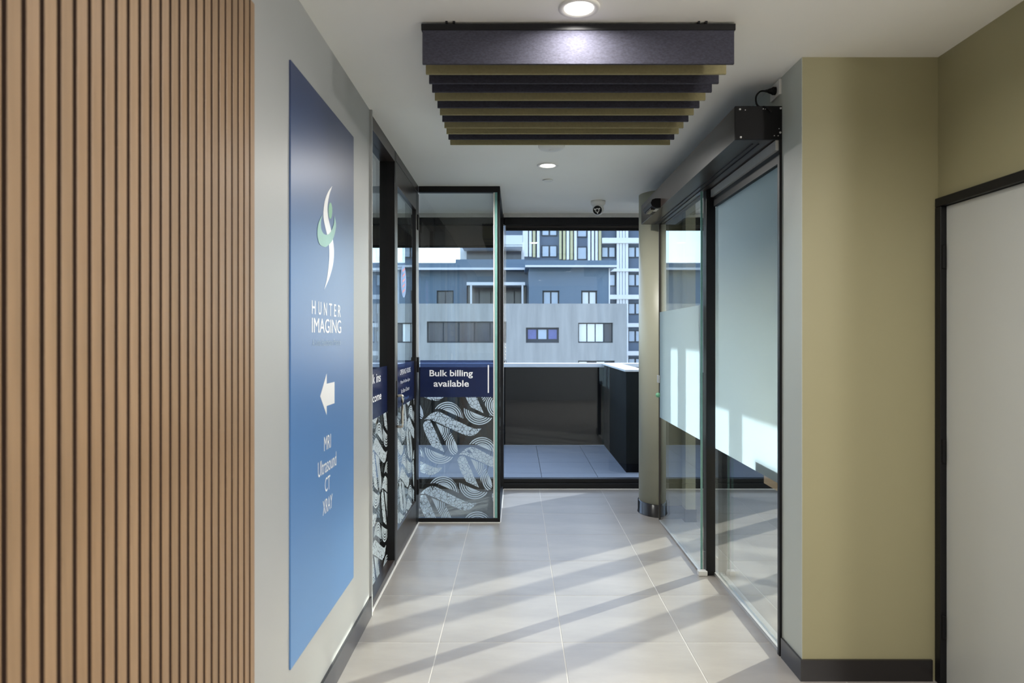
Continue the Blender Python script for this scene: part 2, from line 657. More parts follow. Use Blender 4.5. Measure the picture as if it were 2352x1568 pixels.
box('pier_side_skin', XD - 0.002, XD, 2.9605, 3.181, 0, CEIL, M_LINING, pier)  # thin paler skin over the pier's side face
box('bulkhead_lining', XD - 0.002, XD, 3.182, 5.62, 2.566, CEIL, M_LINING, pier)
wall_vest = boxes('wall_vestibule', [(XR + 0.12, 3.35, 2.96, 3.18, 0, CEIL)], M_WALL)
struct(wall_vest, 'white end wall of the vestibule behind the pier', 'wall')


def skirting(name, lst, label):
    o = boxes(name, lst, M_SKIRT)
    for e in ():
        pass
    return struct(o, label, 'baseboard')


skirting('baseboard_left', [(XL, XL + 0.012, 1.98, 3.64, 0, 0.105), (XL, XL + 0.012, YB, 0.3, 0, 0.105)],
         'glossy black skirting along the white wall under the blue sign')
skirting('baseboard_right', [(XD - 0.012, XD, 2.948, 3.17, 0, 0.092), (XD, XR - 0.03, 2.948, 2.96, 0, 0.092)],
         'glossy black skirting wrapping the foot of the olive pier')
trim_corner = box('trim_1', XL - 0.001, XL + 0.013, 3.64, 3.655, 0, CEIL, M_WALL)
struct(trim_corner, 'narrow white end bead where the white wall meets the glazing', 'trim')
seal = boxes('trim_2', [(XG + 0.001, XG + 0.010, 3.655, YG, 0, 0.006), (XG, XC, YG - 0.008, YG - 0.001, 0, 0.005),
                        (XC + 0.001, XC + 0.008, YG, YF - 0.06, 0, 0.005), (XC, 3.1, YF - 0.066, YF - 0.06, 0, 0.005)], M_WPLAST)
struct(seal, 'white sealant bead along the foot of the glazing', 'trim')

# ================================================================== far window wall
win = thing('window_1', 'full height black framed window wall looking out to the balcony', 'window', (0, YF, 0), kind='structure')
fr = []
fr += [(-4.1, 3.2, YF - 0.06, YF + 0.05, 0, 0.055), (-4.1, 3.2, YF - 0.03, YF + 0.05, 0.055, 0.095),
       (-4.1, 3.2, YF - 0.06, YF + 0.05, 2.655, 2.66)]
boxes('sill_frame', fr[:2], M_BLACK, win, bev=0.003)
box('head_frame', -4.1, 3.2, YF - 0.02, YF + 0.05, 2.60, 2.70, M_BLACK, win)
box('head_channel', -4.1, 3.2, YF - 0.075, YF - 0.02, 2.66, 2.70, M_ALU, win)
for xm in (-4.07, -2.1, 3.17):
    box('mullion', xm - 0.03, xm + 0.03, YF - 0.05, YF + 0.05, 0.095, 2.66, M_BLACK, win, bev=0.003)
box('mullion', XC - 0.055, XC + 0.006, YF - 0.08, YF + 0.05, 0.0, 2.69, M_BLACK, win, bev=0.003)
box('mullion', 1.29, 1.35, YF - 0.05, YF + 0.05, 0.095, 2.66, M_BLACK, win, bev=0.003)
for a, b in ((-4.04, -2.13), (-2.07, XC - 0.055), (XC + 0.006, 1.29), (1.35, 3.14)):
    box('pane', a, b, YF + 0.005, YF + 0.017, 0.095, 2.62, M_TGLASS, win)


def blind(x0, x1, zb, label):
    t = thing('roller_blind', label, 'blind', (x0, YF - 0.05, 2.6), group='roller blinds along the window wall')
    box('cassette', x0, x1, YF - 0.075, YF - 0.022, 2.585, 2.655, M_BLACK, t, bev=0.006)
    box('fabric', x0 + 0.01, x1 - 0.01, YF - 0.038, YF - 0.035, zb + 0.02, 2.59, M_BLIND, t)
    box('bottom_bar', x0 + 0.01, x1 - 0.01, YF - 0.045, YF - 0.028, zb, zb + 0.024, M_BLACK, t, bev=0.004)
    return t


blind(-2.06, XC - 0.06, 2.367, 'dark brown roller blind partly lowered inside the glass bay')
blind(XC + 0.012, 1.28, 2.535, 'dark roller blind rolled right up above the balcony window')
blind(1.36, 3.13, 2.535, 'dark roller blind over the vestibule window beyond the sliding door')
ch = thing('blind_chain', 'white beaded blind chain hanging beside the bay corner', 'chain', (XC + 0.022, YF - 0.08, 1.2))
bm = bmesh.new()
add_tube(bm, [(XC + 0.016, YF - 0.085, 2.58), (XC + 0.016, YF - 0.085, 1.30), (XC + 0.020, YF - 0.085, 1.24), (XC + 0.026, YF - 0.085, 1.30),
              (XC + 0.026, YF - 0.085, 2.58)], 0.0022, 6)
finish('cord', bm, M_WPLAST, ch)
for k in range(6):
    bm = bmesh.new()
    bmesh.ops.create_icosphere(bm, subdivisions=1, radius=0.007,
                               matrix=Matrix.Translation((XC + 0.021, YF - 0.087, 1.42 - k * 0.035)))
    finish('bead', bm, M_WPLAST, ch)

# ================================================================== vestibule window side (beyond the sliding door)
vw = thing('window_2', 'sunny side window of the vestibule with two thick posts', 'window', (XV, 3.2, 0), kind='structure')
for yc in (6.30, 5.34):
    box('post', XV, XV + 0.06, yc - 0.10, yc + 0.10, 0, CEIL, M_BLACK, vw, bev=0.004)
box('corner_post', XV, XV + 0.10, 6.69, 6.85, 0, CEIL, M_BLACK, vw)
box('jamb', XV, XV + 0.10, 3.18, 3.30, 0, CEIL, M_BLACK, vw)
box('head_panel', XV, XV + 0.06, 3.30, 5.24, 1.80, CEIL, M_WALL, vw)
box('head_panel', XV, XV + 0.06, 5.44, 5.77, 1.80, CEIL, M_WALL, vw)
box('head_panel', XV, XV + 0.06, 5.77, 6.20, 2.18, CEIL, M_WALL, vw)
box('head_panel', XV, XV + 0.06, 6.40, 6.69, 2.18, CEIL, M_WALL, vw)
for a, b, h in ((3.30, 5.24, 1.80), (5.44, 6.20, 2.18), (6.40, 6.69, 2.18)):
    box('pane', XV + 0.02, XV + 0.03, a, b, 0.0, h, M_GLASS, vw)

# ================================================================== round column
col = thing('round_column', 'round cream painted column with black base ring by the sliding door', 'column', (1.275, 5.83, 0))
bm = bmesh.new()
add_lathe(bm, [(0.23, 0.0), (0.23, CEIL)], 1.275, 5.83, seg=64)
finish('shaft', bm, M_CREAM, col, smooth=True)
bm = bmesh.new()
add_lathe(bm, [(0.2315, 0.0), (0.243, 0.0), (0.243, 0.004), (0.238, 0.006), (0.238, 0.10), (0.2315, 0.104)], 1.275, 5.83, seg=64)
finish('base_ring', bm, M_SKIRT, col, smooth=True)
stub = thing('door_jamb_nib', 'narrow cream nib closing the gap between column and sliding door', 'jamb', (1.40, 5.62, 0))
box('nib_body', 1.36, 1.44, 5.50, 5.66, 0, CEIL, M_CREAM, stub)
boxes('nib_skirting', [(1.352, 1.448, 5.49, 5.502, 0, 0.10), (1.352, 1.362, 5.49, 5.64, 0, 0.10)], M_SKIRT, stub)

# ================================================================== timber slat panel on the left wall
XS = -0.757
PITCH = XS * -1 * F * 3.40e-5
YEND = 1.972
sp = thing('slat_panel', 'tall oak slatted wall panel with dark gaps at the left edge', 'wall panel', (XL, 1.0, 0.0))
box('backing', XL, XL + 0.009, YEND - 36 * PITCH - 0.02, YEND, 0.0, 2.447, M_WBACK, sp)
SW = PITCH * 0.70
bm = bmesh.new()
add_box(bm, XL + 0.0095, XS, -SW / 2, SW / 2, 0.0, 2.447)
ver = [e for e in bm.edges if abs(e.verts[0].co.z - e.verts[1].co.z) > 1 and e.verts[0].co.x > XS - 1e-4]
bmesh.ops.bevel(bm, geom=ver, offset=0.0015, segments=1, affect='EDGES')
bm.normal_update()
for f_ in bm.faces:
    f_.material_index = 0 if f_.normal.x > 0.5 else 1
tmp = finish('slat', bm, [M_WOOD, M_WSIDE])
slat_me = tmp.data
bpy.data.objects.remove(tmp, do_unlink=True)
wood_vars = []
for k, (c, h) in enumerate((((0.225, 0.136, 0.068), (0.255, 0.162, 0.088)), ((0.245, 0.152, 0.080), (0.275, 0.178, 0.100)),
                            ((0.205, 0.126, 0.064), (0.24, 0.155, 0.085)))):
    wood_vars.append(M_WOOD if k == 0 else pbsdf('oak_slat_tone', c, 0.5, var=0.13, scale=5, stretch=(14, 14, 0.7), hue=h, bump=0.1, bscale=40))
for k in range(36):
    o = bpy.data.objects.new('slat', slat_me)
    C.objects.link(o)
    o.parent = sp
    o.matrix_parent_inverse = Matrix.Translation((-XL, -1.0, 0))
    o.location = (0, YEND - SW / 2 - k * PITCH, 0)
    o.material_slots[0].link = 'OBJECT'
    o.material_slots[0].material = random.choice(wood_vars)

# ================================================================== blue wall sign
XSG = XL + 0.006
sg = thing('wall_sign', 'tall glossy blue clinic sign with logo, arrow and service list', 'sign', (XL, 2.8, 0.34))
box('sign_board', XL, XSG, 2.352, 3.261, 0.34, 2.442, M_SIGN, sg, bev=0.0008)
sm = plane_map('X+', XSG + 0.0008)
SC = 0.779


def sgp(x, y):
    """photo pixel on the sign board -> (y, z) metres on it"""
    u = VX - x
    return (F * SC / u, EYE + (VY - y) / u * SC)


def sgc(cx, cy, s=260.0 / 1568.0):
    return sgp(700 + cx * 100 / 603.0, 420 + cy * s)


def ribbon_poly(left, right):
    return [sgc(*p) for p in left] + [sgc(*p) for p in reversed(right)]


left_edge = spline([(378, 42), (320, 125), (275, 250), (256, 400), (262, 520), (300, 690), (330, 830), (338, 1000), (325, 1180), (300, 1350), (268, 1478)], 5)
right_edge = spline([(378, 42), (345, 140), (322, 250), (312, 360), (325, 490), (360, 640), (388, 790), (402, 950), (390, 1120), (340, 1310), (268, 1478)], 5)
stroke = ribbon_poly(left_edge, right_edge)
bm = bmesh.new()
n_e = len(left_edge)
lv = [bm.verts.new(sm(*sgc(*p))) for p in left_edge]
rv = [bm.verts.new(sm(*sgc(*p))) for p in right_edge]
for k in range(n_e - 1):
    bm.faces.new((lv[k], lv[k + 1], rv[k + 1], rv[k]))
finish('logo_stroke', bm, M_PRINT, sg)
sm2 = plane_map('X+', XSG + 0.0014)
bm = bmesh.new()
outer = spline([(240, 440), (195, 530), (172, 640), (175, 760), (205, 850), (275, 888), (330, 855), (385, 780), (420, 660), (428, 560), (405, 450)], 5)
inner = spline([(240, 440), (222, 520), (220, 600), (232, 660), (260, 705), (300, 718), (340, 700), (370, 650), (393, 590), (405, 520), (405, 450)], 5)
ov = [bm.verts.new(sm2(*sgc(*p))) for p in outer]
iv = [bm.verts.new(sm2(*sgc(*p))) for p in inner]
for k in range(len(ov) - 1):
    bm.faces.new((ov[k], ov[k + 1], iv[k + 1], iv[k]))
finish('logo_crescent', bm, M_GREEN2, sg)
flat_poly('logo_head', [sgc(352 + 26 * math.cos(t * math.pi / 16), 385 + 112 * math.sin(t * math.pi / 16)) for t in range(32)], sm, M_GREEN, sg)
pt = sgp
for ch_, a_, b_ in (('H', 716, 724), ('U', 731, 737.5), ('N', 743.5, 750.3), ('T', 755.5, 762), ('E', 767, 771.5), ('R', 776, 782)):
    text_part(ch_, (sgp(a_, 0)[0], sgp(b_, 0)[0], 1.575, 1.627), sm, M_PRINT, sg, name='letter', offset=0.0)
text_part('IMAGING', (sgp(716, 0)[0], sgp(783, 0)[0], 1.504, 1.561), sm, M_PRINT, sg, offset=0.0)
text_part('A Sonic Healthcare Practice', (sgp(717, 0)[0], sgp(782, 0)[0], 1.452, 1.480), sm, M_PRINT2, sg)
arrow_u0, arrow_u1, arrow_um = sgp(735, 0)[0], sgp(768, 0)[0], sgp(750, 0)[0]
bm = bmesh.new()
av = [bm.verts.new(sm(*p)) for p in ((arrow_u0, 1.253), (arrow_um, 1.167), (arrow_um, 1.205), (arrow_u1, 1.205), (arrow_u1, 1.296), (arrow_um, 1.296), (arrow_um, 1.339))]
f = bm.faces.new(av)
bmesh.ops.triangulate(bm, faces=[f])
finish('arrow', bm, M_PRINT, sg)
text_part('MRI', (sgp(744, 0)[0], sgp(759.5, 0)[0], 1.026, 1.083), sm, M_PRINT, sg, offset=0.0)
text_part('Ultrasound', (sgp(730, 0)[0], sgp(772, 0)[0], 0.935, 0.995), sm, M_PRINT, sg, offset=0.0)
for ch_, a_, b_ in (('C', 746, 752), ('T', 752.4, 758)):
    text_part(ch_, (sgp(a_, 0)[0], sgp(b_, 0)[0], 0.856, 0.914), sm, M_PRINT, sg, name='letter', offset=0.0)
text_part('XRAY', (sgp(741, 0)[0], sgp(763, 0)[0], 0.770, 0.828), sm, M_PRINT, sg, offset=0.0)

# ================================================================== glazed clinic front
# --- printed film motifs: one repeat of the pattern, in pixels of the front pane
AX = 955.0
K3 = 0.1339


def c3(pts):
    return [(AX + x * K3, 1000 + y * K3) for x, y in pts]


S_left = [(245, 820), (300, 755), (360, 715), (450, 690), (540, 706), (620, 750), (685, 825), (722, 905), (735, 985),
          (660, 950), (560, 905), (470, 866), (400, 835), (330, 812)]
S_right = [(745, 805), (830, 845), (930, 890), (1020, 925), (1130, 965), (1230, 972), (1190, 1030), (1110, 1080), (1010, 1102),
           (920, 1085), (840, 1035), (780, 960), (750, 890)]
RIB = [(65, 1000), (110, 960), (160, 915), (220, 880), (280, 865), (350, 880), (450, 930), (600, 1010), (750, 1085), (850, 1130),
       (950, 1160), (1045, 1155), (985, 1225), (920, 1270), (850, 1283), (770, 1270), (650, 1220), (500, 1148), (350, 1075),
       (250, 1035), (180, 1005), (120, 996)]
L1 = [(680, 440), (690, 400), (720, 368), (760, 355), (800, 362), (820, 390), (900, 560), (1050, 903), (980, 870), (830, 800), (760, 670), (700, 530)]
L2a = [(905, 405), (1000, 445), (1132, 500), (1128, 560), (1105, 630), (1070, 690), (1045, 705)]
L2b = [(1150, 550), (1200, 650), (1262, 790), (1278, 880), (1255, 928), (1205, 950), (1155, 945), (1110, 850), (1065, 745), (1085, 700), (1120, 630)]
L1 = [(x - 635, y + 660) for x, y in L1]
L2a = [(x - 635, y + 660) for x, y in L2a]
L2b = [(x - 635, y + 660) for x, y in L2b]
MOTIF = [(S_left, 'r', (470, 968), 285), (S_right, 'r', (1010, 822), 282), (RIB, 'c', (0, 0), 1), (L1, 'c', (0, 0), 1),
         (L2a, 'r', (885 - 635, 520 + 660), 265), (L2b, 'r', (1330 - 635, 770 + 660), 270)]
VA = (89.7, -89.8)
VB = (-79.0, -81.0)


def clip_poly(poly, u0, u1, v0, v1):
    def cut(ps, inside, inter):
        out = []
        for i in range(len(ps)):
            a, b = ps[i], ps[(i + 1) % len(ps)]
            if inside(a):
                out.append(a)
                if not inside(b):
                    out.append(inter(a, b))
            elif inside(b):
                out.append(inter(a, b))
        return out

    def iu(c):
        return lambda a, b: (c, a[1] + (b[1] - a[1]) * (c - a[0]) / (b[0] - a[0]))

    def iv_(c):
        return lambda a, b: (a[0] + (b[0] - a[0]) * (c - a[1]) / (b[1] - a[1]), c)
    for ins, it in ((lambda p: p[0] >= u0, iu(u0)), (lambda p: p[0] <= u1, iu(u1)), (lambda p: p[1] >= v0, iv_(v0)), (lambda p: p[1] <= v1, iv_(v1))):
        if len(poly) < 3:
            return []
        poly = cut(poly, ins, it)
    return poly


PXM = (YG + 0.012) / F         # metres per pixel on the front pane


def motif_film(parent, fmap, u0, u1, v0, v1, shift=0.0):
    """decorative film: white motifs repeated on the pattern's lattice and cut to the pane"""
    bm = bmesh.new()
    uvl = bm.loops.layers.uv.new('UVMap')
    for i in range(-14, 15):
        for j in range(-14, 15):
            ox, oy = i * VA[0] + j * VB[0], i * VA[1] + j * VB[1]
            for pts, kind, ctr, rad in MOTIF:
                to = lambda x, y: ((AX + x * K3 + ox - VX) * PXM + shift, EYE - (1000 + y * K3 + oy - VY) * PXM)
                P = [to(*p) for p in pts]
                if max(p[0] for p in P) < u0 or min(p[0] for p in P) > u1 or max(p[1] for p in P) < v0 or min(p[1] for p in P) > v1:
                    continue
                P = clip_poly(P, u0, u1, v0, v1)
                if len(P) < 3:
                    continue
                cu_, cv_ = to(*ctr)
                R = rad * K3 * PXM
                try:
                    fc = bm.faces.new([bm.verts.new(fmap(*p)) for p in P])
                except ValueError:
                    continue
                fc.material_index = 0 if kind == 'c' else 1
                for lp, p in zip(fc.loops, P):
                    lp[uvl].uv = ((p[0] - cu_) / R, (p[1] - cv_) / R) if kind == 'r' else (p[0] + 3.1, p[1] + 1.7)
    bmesh.ops.triangulate(bm, faces=bm.faces[:], ngon_method='EAR_CLIP')
    me = bpy.data.meshes.new('decorative_film')
    bm.to_mesh(me)
    bm.free()
    me.materials.append(M_CELLS)
    me.materials.append(M_RINGS)
    o = bpy.data.objects.new('decorative_film', me)
    C.objects.link(o)
    o.parent = parent
    o.matrix_parent_inverse = Matrix.Translation(-world_loc(parent))
    o['label'] = 'white film of leaf and ribbon shapes with rings and cells'
    return o


BAND0, BAND1 = 1.006, 1.303

# --- front pane of the bay
fp = thing('glass_screen', 'clear glass screen with Bulk billing band facing down the corridor', 'glass partition', (XG, YG, 0),
           group='glazed screens of the clinic front')
box('bottom_rail', XG + 0.001, XC, YG, YG + 0.045, 0, 0.036, M_BLACK, fp, bev=0.002)
box('top_rail', XG, XC, YG, YG + 0.05, CEIL - 0.048, CEIL, M_BLACK, fp, bev=0.002)
gx0, gx1 = XG + 0.012, XC - 0.054
box('pane', gx0, gx1, YG + 0.014, YG + 0.026, 0.036, CEIL - 0.048, M_GLASS, fp)
box('pane_edge', gx1 + 0.0005, gx1 + 0.012, YG + 0.012, YG + 0.028, 0.036, CEIL - 0.048, M_WPLAST, fp)
fmf = plane_map('Y-', YG + 0.0125)
bandp = flat_poly('navy_band', [(gx0, BAND0), (gx1, BAND0), (gx1, BAND1), (gx0, BAND1)], fmf, M_NAVYFILM, fp)
fmt = plane_map('Y-', YG + 0.0118)


def fpx(x, y):
    return ((x - VX) * PXM, EYE - (y - VY) * PXM)


def rect_px(x0, x1, y0, y1):
    a, b = fpx(x0, y1), fpx(x1, y0)
    return (a[0], b[0], a[1], b[1])


text_part('Bulk billing', rect_px(986.5, 1086, 849.5, 868.5), fmt, M_PRINT, fp, offset=0.018)
text_part('available', rect_px(996, 1077, 873, 888), fmt, M_PRINT, fp, offset=0.018)
a, b, c, d = rect_px(1120.2, 1123, 838, 902)
flat_poly('rule', [(a, c), (b, c), (b, d), (a, d)], fmt, M_PRINT, fp)
motif_film(fp, fmf, gx0, gx1, 0.036, BAND0)

# --- side of the bay
sd = thing('glass_screen', 'glass side screen of the bay seen almost edge on beside the balcony window', 'glass partition',
           (XC, YG, 0), group='glazed screens of the clinic front')
box('bottom_rail', XC - 0.036, XC, YG + 0.046, YF - 0.08, 0, 0.036, M_BLACK, sd, bev=0.002)
box('top_rail', XC - 0.05, XC, YG + 0.051, YF - 0.08, CEIL - 0.048, CEIL, M_BLACK, sd, bev=0.002)
box('pane', XC - 0.040, XC - 0.028, YG + 0.016, YF - 0.082, 0.036, CEIL - 0.048, M_GLASS, sd)
box('pane_edge', XC - 0.0408, XC - 0.021, YG + 0.006, YG + 0.0155, 0.036, CEIL - 0.048, M_GEDGE, sd)
box('corner_post', XC - 0.0205, XC - 0.0005, YG + 0.003, YG + 0.045, 0.036, CEIL - 0.048, M_BLACK, sd)
fms = plane_map('X+', XC - 0.0275)
flat_poly('navy_band', [(YG + 0.02, BAND0), (YF - 0.09, BAND0), (YF - 0.09, BAND1), (YG + 0.02, BAND1)], fms, M_NAVYFILM, sd)
motif_film(sd, fms, YG + 0.02, YF - 0.09, 0.036, BAND0, shift=6.3)

# --- sidelight between wall and door
YS0, YS1 = 3.657, 4.45
YD1 = 5.43
slt = thing('glass_screen', 'narrow sidelight beside the white wall reading Walk ins welcome', 'glass partition', (XG, YS0, 0),
            group='glazed screens of the clinic front')
XGL = XG - 0.055
box('bottom_rail', XG - 0.10, XG, YS0, YS1 - 0.03, 0, 0.045, M_BROWN, slt, bev=0.002)
box('top_rail', XG - 0.10, XG, YS0, YS1 - 0.03, CEIL - 0.075, CEIL, M_BROWN, slt, bev=0.002)
box('post', XG - 0.10, XG, YS1 - 0.03, YS1 + 0.02, 0, CEIL, M_BLACK, slt, bev=0.002)
box('pane', XGL - 0.006, XGL + 0.006, YS0, YS1 - 0.03, 0.045, CEIL - 0.075, M_GLASS, slt)
fml = plane_map('X+', XGL + 0.0068)
flat_poly('navy_band', [(YS0, BAND0), (YS1 - 0.03, BAND0), (YS1 - 0.03, BAND1), (YS0, BAND1)], fml, M_NAVYFILM, slt)
fml2 = plane_map('X+', XGL + 0.0076)
text_part('Walk', (3.80, 4.03, 1.215, 1.27), fml2, M_PRINT, slt, offset=0.015)
text_part('ins', (4.07, 4.20, 1.215, 1.268), fml2, M_PRINT, slt, offset=0.015)
text_part('welcome', (3.80, 4.22, 1.105, 1.155), fml2, M_PRINT, slt, offset=0.015)
motif_film(slt, fml, YS0, YS1 - 0.03, 0.045, BAND0, shift=4.7)

# --- glazed door leaf with hinges and handle
d2 = thing('door_2', 'black framed glass clinic door with printed film and pull handle', 'door', (XG, YS1, 0), kind='structure')
y0, y1 = YS1 + 0.025, YD1
box('bottom_rail', XG - 0.045, XG - 0.002, y0 + 0.062, y1 - 0.062, 0.01, 0.20, M_BROWN, d2, bev=0.002)
box('top_rail', XG - 0.045, XG - 0.002, y0 + 0.062, y1 - 0.062, CEIL - 0.21, CEIL - 0.06, M_BROWN, d2, bev=0.002)
box('lock_stile', XG - 0.045, XG - 0.002, y0, y0 + 0.062, 0.01, CEIL - 0.06, M_BROWN, d2, bev=0.002)
box('hinge_stile', XG - 0.045, XG - 0.002, y1 - 0.062, y1, 0.01, CEIL - 0.06, M_BLACK, d2, bev=0.002)
box('pane', XG - 0.028, XG - 0.018, y0 + 0.062, y1 - 0.062, 0.20, CEIL - 0.21, M_GLASS, d2)
fmd = plane_map('X+', XG - 0.0172)
flat_poly('navy_band', [(y0 + 0.062, BAND0), (y1 - 0.062, BAND0), (y1 - 0.062, BAND1), (y0 + 0.062, BAND1)], fmd, M_NAVYFILM, d2)
fmd2 = plane_map('X+', XG - 0.0164)
text_part('OPENING HOURS', (4.72, 5.18, 1.225, 1.262), fmd2, M_PRINT, d2)
text_part('Mon-Fri 8am-5pm', (4.74, 5.15, 1.155, 1.185), fmd2, M_PRINT, d2)
text_part('Sat 8am-12noon', (4.76, 5.12, 1.095, 1.125), fmd2, M_PRINT, d2)
text_part('after hours', (4.78, 5.10, 1.035, 1.06), fmd2, M_BLUETXT, d2)
motif_film(d2, fmd, y0 + 0.062, y1 - 0.062, 0.20, BAND0, shift=5.75)
# oval badge sticker
by_, bz_ = 4.87, 1.885
flat_poly('badge', [(by_ + 0.115 * math.cos(t * math.pi / 16), bz_ + 0.115 * math.sin(t * math.pi / 16)) for t in range(32)], fmd, M_BLUETXT, d2)
for k in range(5):
    zc = bz_ - 0.075 + k * 0.037
    flat_poly('badge_stripe', [(by_ - 0.05, zc - 0.012), (by_ + 0.05, zc + 0.016), (by_ + 0.05, zc + 0.030), (by_ - 0.05, zc + 0.002)], fmd2, M_RED, d2)
for zc in (0.30, 1.27, 2.40):
    h = box('hinge', XG - 0.004, XG + 0.012, y1 - 0.022, y1 + 0.026, zc - 0.06, zc + 0.06, M_BPLAST, d2, bev=0.003)
bm = bmesh.new()
ph = 0.035
add_tube(bm, spline([(XG, y0 + 0.03, 1.10), (XG + ph, y0 + 0.03, 1.10), (XG + ph, y0 + 0.03, 1.06), (XG + ph, y0 + 0.03, 0.94), (XG + ph, y0 + 0.03, 0.90), (XG, y0 + 0.03, 0.90)], 4), 0.009, 12)
finish('pull_handle', bm, M_STEEL, d2, smooth=True)
bm = bmesh.new()
add_tube(bm, spline([(XG - 0.045, y0 + 0.03, 0.985), (XG - 0.10, y0 + 0.03, 0.985), (XG - 0.105, y0 + 0.06, 0.985), (XG - 0.105, y0 + 0.16, 0.985)], 4), 0.009, 12)
finish('lever_handle', bm, M_STEEL, d2, smooth=True)
box('lock_plate', XG - 0.003, XG + 0.002, y0 + 0.012, y0 + 0.048, 0.97, 1.20, M_BPLAST, d2, bev=0.001)
df = thing('door_frame', 'black frame around the glass clinic door', 'door frame', (XG, YS1, 0))
box('head', XG - 0.10, XG, YS1 + 0.021, YG - 0.002, CEIL - 0.058, CEIL, M_BROWN, df, bev=0.002)
box('jamb', XG - 0.10, XG - 0.004, YD1 + 0.004, YG + 0.05, 0, CEIL - 0.058, M_BLACK, df, bev=0.002)

# ================================================================== sliding entrance on the right
XFX = XD + 0.016        # fixed glass
fx = thing('fixed_glass_panel', 'tall fixed frosted glass panel between the olive pier and the dark post', 'glass panel', (XD, 3.2, 0))
box('threshold_track', XD - 0.008, XD + 0.06, 3.182, 4.255, 0, 0.012, M_ALU, fx)
boxes('bottom_rail', [(XFX - 0.022, XFX - 0.008, 3.20, 4.255, 0.012, 0.022), (XFX + 0.008, XFX + 0.022, 3.20, 4.255, 0.012, 0.022)], M_ALU, fx)
box('pier_stile', XFX - 0.03, XFX + 0.03, 3.182, 3.205, 0.0, 2.408, M_BLACK, fx)
box('top_rail', XFX - 0.03, XFX + 0.03, 3.205, 4.255, 2.30, 2.36, M_BLACK, fx)
box('head_strip', XFX - 0.045, XFX - 0.005, 3.19, 4.255, 2.36, 2.406, M_ALU, fx)
box('pane', XFX - 0.006, XFX + 0.006, 3.205, 4.33, 0.014, 2.30, M_GLASS, fx)
fmx = plane_map('X+', XFX - 0.0068)
flat_poly('frosted_film', [(3.205, 0.79), (4.33, 0.79), (4.33, 2.30), (3.205, 2.30)], fmx, M_FROST, fx)
ps = box('door_post', 1.183, 1.240, 4.26, 4.335, 0, 2.407, M_BLACK, None, bev=0.003)
tag(ps, 'slim dark upright post between the sliding leaf and the fixed panel', 'post')

sl = thing('door_3', 'frameless sliding glass door leaf with a frosted band', 'door', (1.18, 4.33, 0), kind='structure')
XSL = 1.163
YL0, YL1 = 4.30, 5.52
box('pane', XSL - 0.006, XSL + 0.006, YL0, YL1, 0.014, 2.406, M_GLASS, sl)
box('pane_edge', XSL - 0.0065, XSL + 0.0065, YL0 - 0.005, YL0 - 0.0005, 0.014, 2.406, M_GEDGE, sl)
fmsl = plane_map('X+', XSL - 0.0068)
flat_poly('frosted_band', [(YL0, 0.84), (YL1, 0.84), (YL1, 1.69), (YL0, 1.69)], fmsl, M_FROST, sl)
box('bottom_shoe', XSL - 0.012, XSL + 0.012, YL0, YL1, 0.004, 0.014, M_ALU, sl, bev=0.002)
box('floor_guide', XSL - 0.03, XSL + 0.025, YL0 - 0.05, YL0 - 0.008, 0.0, 0.03, M_WPLAST, sl, bev=0.003)
box('edge_profile', XSL - 0.012, XSL + 0.012, YL1, YL1 + 0.02, 0.006, 2.408, M_BROWN, sl)
box('lock_keep', XSL - 0.024, XSL - 0.010, YL1 - 0.02, YL1 + 0.03, 1.12, 1.18, M_ALU, sl, bev=0.002)
bm = bmesh.new()
bmesh.ops.create_uvsphere(bm, u_segments=16, v_segments=10, radius=0.020, matrix=Matrix.Translation((XSL - 0.02, YL1 + 0.005, 1.02)))
finish('release_button', bm, MATS['green_vinyl'], sl, smooth=True)

op = thing('sliding_door_operator', 'long bronze box housing the sliding door motor under the ceiling', 'door operator', (1.02, 3.18, 2.41))
OX0, OX1 = 1.018, 1.237
box('cover', OX0, OX1 - 0.045, 3.192, 5.58, 2.408, 2.564, M_BROWN, op, bev=0.002)
box('back_channel', OX1 - 0.044, OX1, 3.192, 5.58, 2.412, 2.562, M_BROWN, op)
box('end_plate', OX0, OX1, 3.182, 3.191, 2.408, 2.564, M_BPLAST, op, bev=0.001)
for k in range(2):
    box('track_line', 1.12 + 0.03 * k, 1.124 + 0.03 * k, 3.25, 5.55, 2.404, 2.408, M_BLACK, op)
for (sx_, sz_) in ((1.040, 2.548), (1.230, 2.553), (1.044, 2.418), (1.228, 2.440)):
    bm = bmesh.new()
    bmesh.ops.create_cone(bm, cap_ends=True, segments=14, radius1=0.005, radius2=0.004, depth=0.004,
                          matrix=Matrix.Translation((sx_, 3.180, sz_)) @ Matrix.Rotation(math.radians(90), 4, 'X'))
    finish('screw', bm, M_SCREW, op)
for (sx_, sz_) in ((1.148, 2.550), (1.158, 2.549), (1.200, 2.425), (1.218, 2.425), (1.222, 2.458), (1.065, 2.545)):
    bm = bmesh.new()
    bmesh.ops.create_cone(bm, cap_ends=True, segments=10, radius1=0.0022, radius2=0.002, depth=0.003,
                          matrix=Matrix.Translation((sx_, 3.1805, sz_)) @ Matrix.Rotation(math.radians(90), 4, 'X'))
    finish('rivet', bm, M_SCREW, op)
se = thing('motion_sensor', 'black motion sensor on the far end of the bronze door operator', 'sensor', (0.98, 4.8, 2.41))
bm = bmesh.new()
pr = [(1.018, 2.405), (0.985, 2.402), (0.955, 2.418), (0.948, 2.440), (0.958, 2.462), (0.98, 2.470), (1.018, 2.470)]
va = [bm.verts.new((x, 4.83, z)) for x, z in pr]
vb = [bm.verts.new((x, 5.12, z)) for x, z in pr]
for k in range(len(pr)):
    k2 = (k + 1) % len(pr)
    bm.faces.new((va[k], va[k2], vb[k2], vb[k]))
bm.faces.new(va)
bm.faces.new(vb)
finish('housing', bm, M_BPLAST, se)
